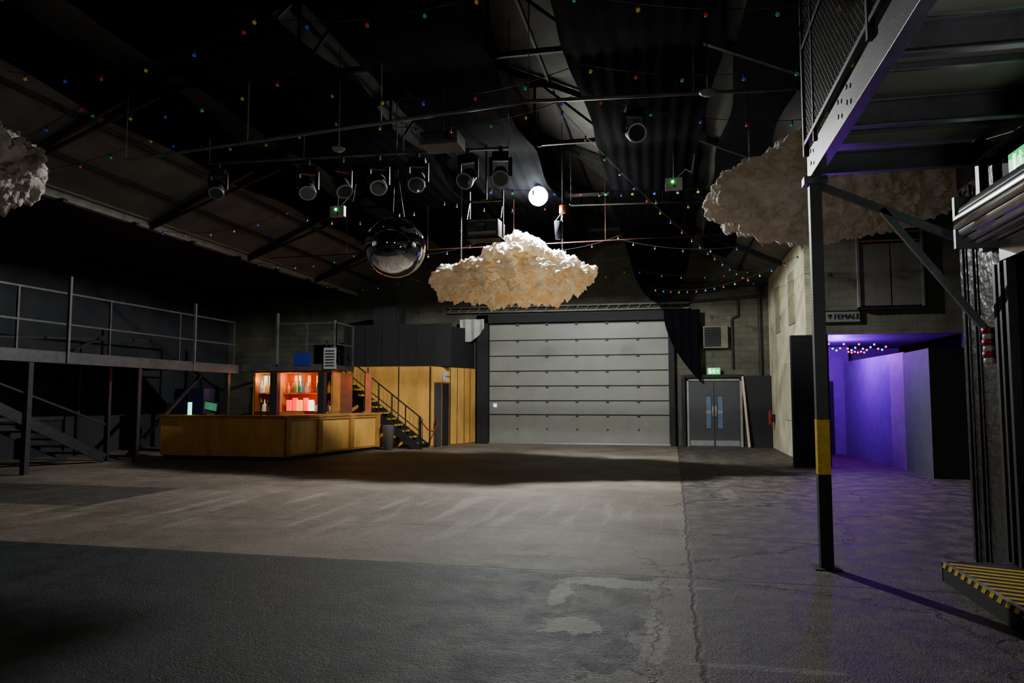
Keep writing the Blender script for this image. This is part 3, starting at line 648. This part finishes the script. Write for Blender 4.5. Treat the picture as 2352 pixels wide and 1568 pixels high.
def chain(name,x,y,z0,z1,bag=False,hook=True):
    b=B(name); z=z0; k=0
    while z<z1:
        d=Vector((.012,0,0)) if k%2 else Vector((0,.012,0))
        b.tube([Vector((x,y,z))-d,Vector((x,y,z))+d,Vector((x,y,z+.07))+d,Vector((x,y,z+.07))-d,Vector((x,y,z))-d],.006,steel,5); z+=.055;k+=1
    if hook: b.sph((x,y,z0+.02),.04,orange,8,6,(1,1,1.3))
    zr=roofz(x)-.2
    if bag:
        b.cyl((x,y,z1-.02),(x,y,z1+.16),.07,orange); b.cyl((x-.1,y,z1-.62),(x-.1,y,z1-.2),.06,cloth,.09); b.tube([(x-.17,y,z1-.2),(x,y,z1)],.01,black); b.tube([(x-.03,y,z1-.2),(x,y,z1)],.01,black)
        z1+=.16
    if zr>z1: b.cyl((x,y,z1),(x,y,zr),.01,black,n=6)
    b.finish()
chain('chain_hoist',-2.4,16.55,4.9,5.85,True); chain('chain_hoist',-4.8,16.55,4.8,5.9,False)
chain('chain_hoist',1.2,11.5,5.1,5.9,False,False); chain('chain_hoist',-9.5,8.0,5.35,5.8,False,False)
# ---------------------------------------------------------------- mirror ball
b=B('mirror_ball'); c=(-4.42,11.35,4.08); b.sph(c,.5,chrome,96,64)
b.cyl((c[0],c[1],c[2]+.49),(c[0],c[1],c[2]+.56),.07,steel,n=16)
b.tube([(c[0]-.05,c[1],c[2]+.55),(c[0]-.02,c[1],c[2]+1.3),(c[0],c[1],5.75)],.007,steel); b.tube([(c[0]+.15,c[1],c[2]+.5),(c[0]+.02,c[1],c[2]+1.3)],.007,steel)
b.cyl((c[0],c[1],c[2]+1.2),(c[0],c[1],c[2]+1.35),.04,steel); b.cyl((c[0],c[1],5.4),(c[0],c[1],roofz(c[0])-.3),.012,steel,n=6); b.finish()
# ---------------------------------------------------------------- stage lights
def stage_light(x,y,z,yaw=0,tilt=-.9,s=1.):
    b=B('stage_light')
    R=Matrix.Rotation(yaw,3,'Z')
    def T(p): return Vector((x,y,z))+R@(Vector(p)*s)
    b.beam(T((0,0,.06)),T((0,0,-.05)),.05*s,.06*s,steel); b.beam(T((-.13,0,-.1)),T((.13,0,-.1)),.2*s,.1*s,black)
    for sx in (-1,1): b.beam(T((sx*.15,0,-.12)),T((sx*.15,0,-.42)),.06*s,.03*s,steel)
    b.beam(T((-.15,0,-.16)),T((.15,0,-.16)),.08*s,.04*s,steel)
    d=Vector((0,-math.cos(tilt),math.sin(tilt))); h=Vector((0,0,-.4))
    pr=[(-.16,.07),(-.12,.11),(.05,.125),(.14,.13)]
    for (a,r0),(c,r1) in zip(pr[:-1],pr[1:]): b.cyl(T(h+d*a),T(h+d*c),r0*s,black,r1*s,n=20)
    b.cyl(T(h+d*.14),T(h+d*.165),.138*s,galv,n=20); b.cyl(T(h+d*.166),T(h+d*.17),.115*s,lensm,n=20)
    b.finish()
for x,yaw in ((-6.42,.5),(-5.75,.9),(-5.05,.4),(-4.32,.2),(-3.4,-.2),(-2.82,.2)): stage_light(x,12.12,5.86,yaw,-.5-random.random()*.4,1.1)
stage_light(-8.2,12.05,5.9,.3); stage_light(-.45,9.98,5.6,.3,-.4,.95)
b=B('ceiling_projector'); b.box(-3.75,-3.15,10.6,11.05,5.5,5.7,M('projector_body',(.09,.09,.09),.5)); b.cyl((-3.3,10.6,5.6),(-3.3,10.52,5.6),.06,lensm); b.beam((-3.45,10.8,5.7),(-3.45,10.8,7.5),.05,.05,steel)
for k in range(4): b.box(-3.7,-3.4,10.595,10.6,5.54+k*.035,5.55+k*.035,black)
b.finish(bevel=.01)
b=B('hanging_video_projector'); tr=M('projector_trim',(.25,.25,.25),.4)
b.box(-3.75,-3.15,13.3,13.9,4.65,4.98,steel); b.box(-3.72,-3.18,13.28,13.3,4.68,4.74,tr); b.box(-3.72,-3.18,13.28,13.3,4.93,4.95,tr); b.cyl((-3.45,13.3,4.84),(-3.45,13.2,4.84),.08,lensm)
for x in (-3.78,-3.12): b.beam((x,13.6,4.6),(x,13.6,5.6),.03,.05,black); b.beam((x,13.4,5.0),(x,13.6,5.4),.02,.03,steel)
b.beam((-3.8,13.6,5.4),(-3.1,13.6,5.4),.04,.04,steel); b.beam((-3.8,13.6,4.63),(-3.1,13.6,4.63),.4,.02,steel); b.cyl((-3.45,13.6,5.4),(-3.45,13.6,8.4),.02,steel,n=8); b.finish(bevel=.006)
led=M('green_led',(.1,1,.1),.4,es=12,ecol=(.05,1,.1)); gb=M('grey_box_plastic',(.26,.27,.26),.5)
for x,y,z in ((-6.05,12.6,5.08),(.08,12.6,5.22)):
    b=B('emergency_light_box'); b.box(x-.14,x+.14,y-.05,y+.05,z-.1,z+.1,gb); b.sph((x-.02,y-.055,z+.03),.022,led,8,6); b.cyl((x+.02,y-.055,z-.05),(x+.02,y-.07,z-.05),.02,steel)
    b.tube([(x+.05,y,z+.1),(x+.2,y,z+.25),(x+.3,y,z+.18),(x+.35,y,z+.5)],.008,gb); b.cyl((x,y,z+.1),(x,y,roofz(x)-.2),.008,steel,n=6); b.finish(bevel=.01)
for x,y,z in ((-5.1,10.6,5.5),(.5,9.4,5.42)):
    b=B('smoke_detector'); b.lathe((x,y,z),[(0,0),(.07,0),(.11,.03),(.11,.05),(0,.05)],gb,20); b.cyl((x,y,z+.05),(x,y,roofz(x)-.2),.01,steel,n=6); b.finish()
# ---------------------------------------------------------------- festoon lights
b=B('festoon_lights')
fc=[((.9,.05,.03),(1,.05,.02)),((.05,.6,.2),(.03,.8,.25)),((.9,.6,.05),(1,.6,.03)),((.05,.15,.9),(.05,.2,1))]
fm=[M('festoon_bulb_%d'%i,a,.3,es=.05,ecol=e) for i,(a,e) in enumerate(fc)]
fl=[M('festoon_bulb_near_lamp_%d'%i,a,.3,es=.5,ecol=e) for i,(a,e) in enumerate(fc)]
strings=[]
for Y,z in ((5.6,5.75),(7.2,5.75),(8.7,5.7),(10.2,5.85),(14.6,5.7),(18.5,5.6),(22.5,5.5)):
    xs_=[XL+.15,-8.2,-4.6,-1.2,2.85]
    for a,c in zip(xs_[:-1],xs_[1:]): strings.append(((a,Y+random.uniform(-.4,.4),z if a>-11 else 5.45),(c,Y+random.uniform(-.4,.4),z+.1 if c<2 else 5.5),.28,.6,fm))
strings.append(((-3.3,12.5,5.32),(2.8,13.6,5.45),.12,.42,fl))
strings.append(((-1.6,10,5.8),(2.6,24,5.2),.3,.75,fm)); strings.append(((-.6,24,5.15),(2.9,18,4.9),.35,.5,fl))
i=0
for p,q,sag,stp,mm in strings:
    p=Vector(p);q=Vector(q);L_=(q-p).length;n=max(6,int(L_/.3)); pts=[]
    for k in range(n+1):
        t_=k/n; v=p.lerp(q,t_); v.z-=4*sag*t_*(1-t_); pts.append(v)
    b.tube(pts,.005,black,5)
    k=stp*.5
    while k<L_:
        t_=k/L_; v=p.lerp(q,t_); v.z-=4*sag*t_*(1-t_)
        b.cyl(v,(v.x,v.y,v.z-.045),.014,black,n=6); b.sph((v.x,v.y,v.z-.065),.022,mm[i%4],8,6); i+=random.choice((1,1,1,2)); k+=stp*random.uniform(.85,1.15)
b.finish()
# ---------------------------------------------------------------- main flood lamp
LP=Vector((-2.93,16.4,6.22))
b=B('flood_lamp')
b.sph(LP,.22,M('lamp_glass_lit',(1,1,1),.3,es=60,ecol=(.85,1,.98),samp=True),24,16)
b.lathe((LP.x,LP.y,LP.z),[(.02,.3),(.05,.29),(.07,.25),(.08,.21)],steel,24); b.cyl((LP.x,LP.y,LP.z+.29),(LP.x,LP.y,roofz(LP.x)-.2),.01,steel,n=6)
o=b.finish()
light('flood_lamp_beam','SPOT',LP-Vector((0,.0,.24)),4000,(.97,1,.96),.09,par=o,target=(LP.x,LP.y-.2,0),spot_size=math.radians(176),spot_blend=.1)
# added fill lamps, out of shot, in invented pendant shades
for x,y,z,p,tg in ((-6,.5,5.4,200,(-5,15,0)),(0,-1.5,5.4,110,(1.5,11,3))):
    b=B('added_fill_lamp'); b.lathe((x,y,z),[(.02,.3),(.06,.28),(.25,.02),(.26,0)],steel,20); b.cyl((x,y,z+.28),(x,y,roofz(x)),.01,black,n=6); o=b.finish()
    light('added_fill_spot','SPOT',(x,y,z-.02),p,(1,.9,.76),.12,par=o,target=tg,spot_size=math.radians(115),spot_blend=.6)
b=B('added_uplighter'); b.lathe((2.72,2.6,2.2),[(.02,0),(.1,.04),(.16,.16),(.17,.2)],white,20); b.box(2.8,2.92,2.56,2.64,2.22,2.3,steel); o=b.finish()  # added fill lamp, out of view, to brighten the mezzanine underside
light('added_uplighter_spot','SPOT',(2.5,3.0,2.45),34,(.93,.96,1),.1,par=o,target=(2.2,5.4,4.0),spot_size=math.radians(130),spot_blend=.6)
# ---------------------------------------------------------------- world & camera
w=bpy.data.worlds.new('World'); S.world=w; w.use_nodes=True
w.node_tree.nodes['Background'].inputs[0].default_value=(.02,.022,.03,1); w.node_tree.nodes['Background'].inputs[1].default_value=.2
cam=bpy.data.cameras.new('camera'); co=bpy.data.objects.new('camera',cam); S.collection.objects.link(co)
cam.sensor_width=36; cam.lens=1700*36/2352; cam.clip_start=.05; cam.clip_end=200
co.location=(0,0,1.6); co.rotation_euler=(math.radians(90+4.41),0,math.radians(12.2))
S.camera=co
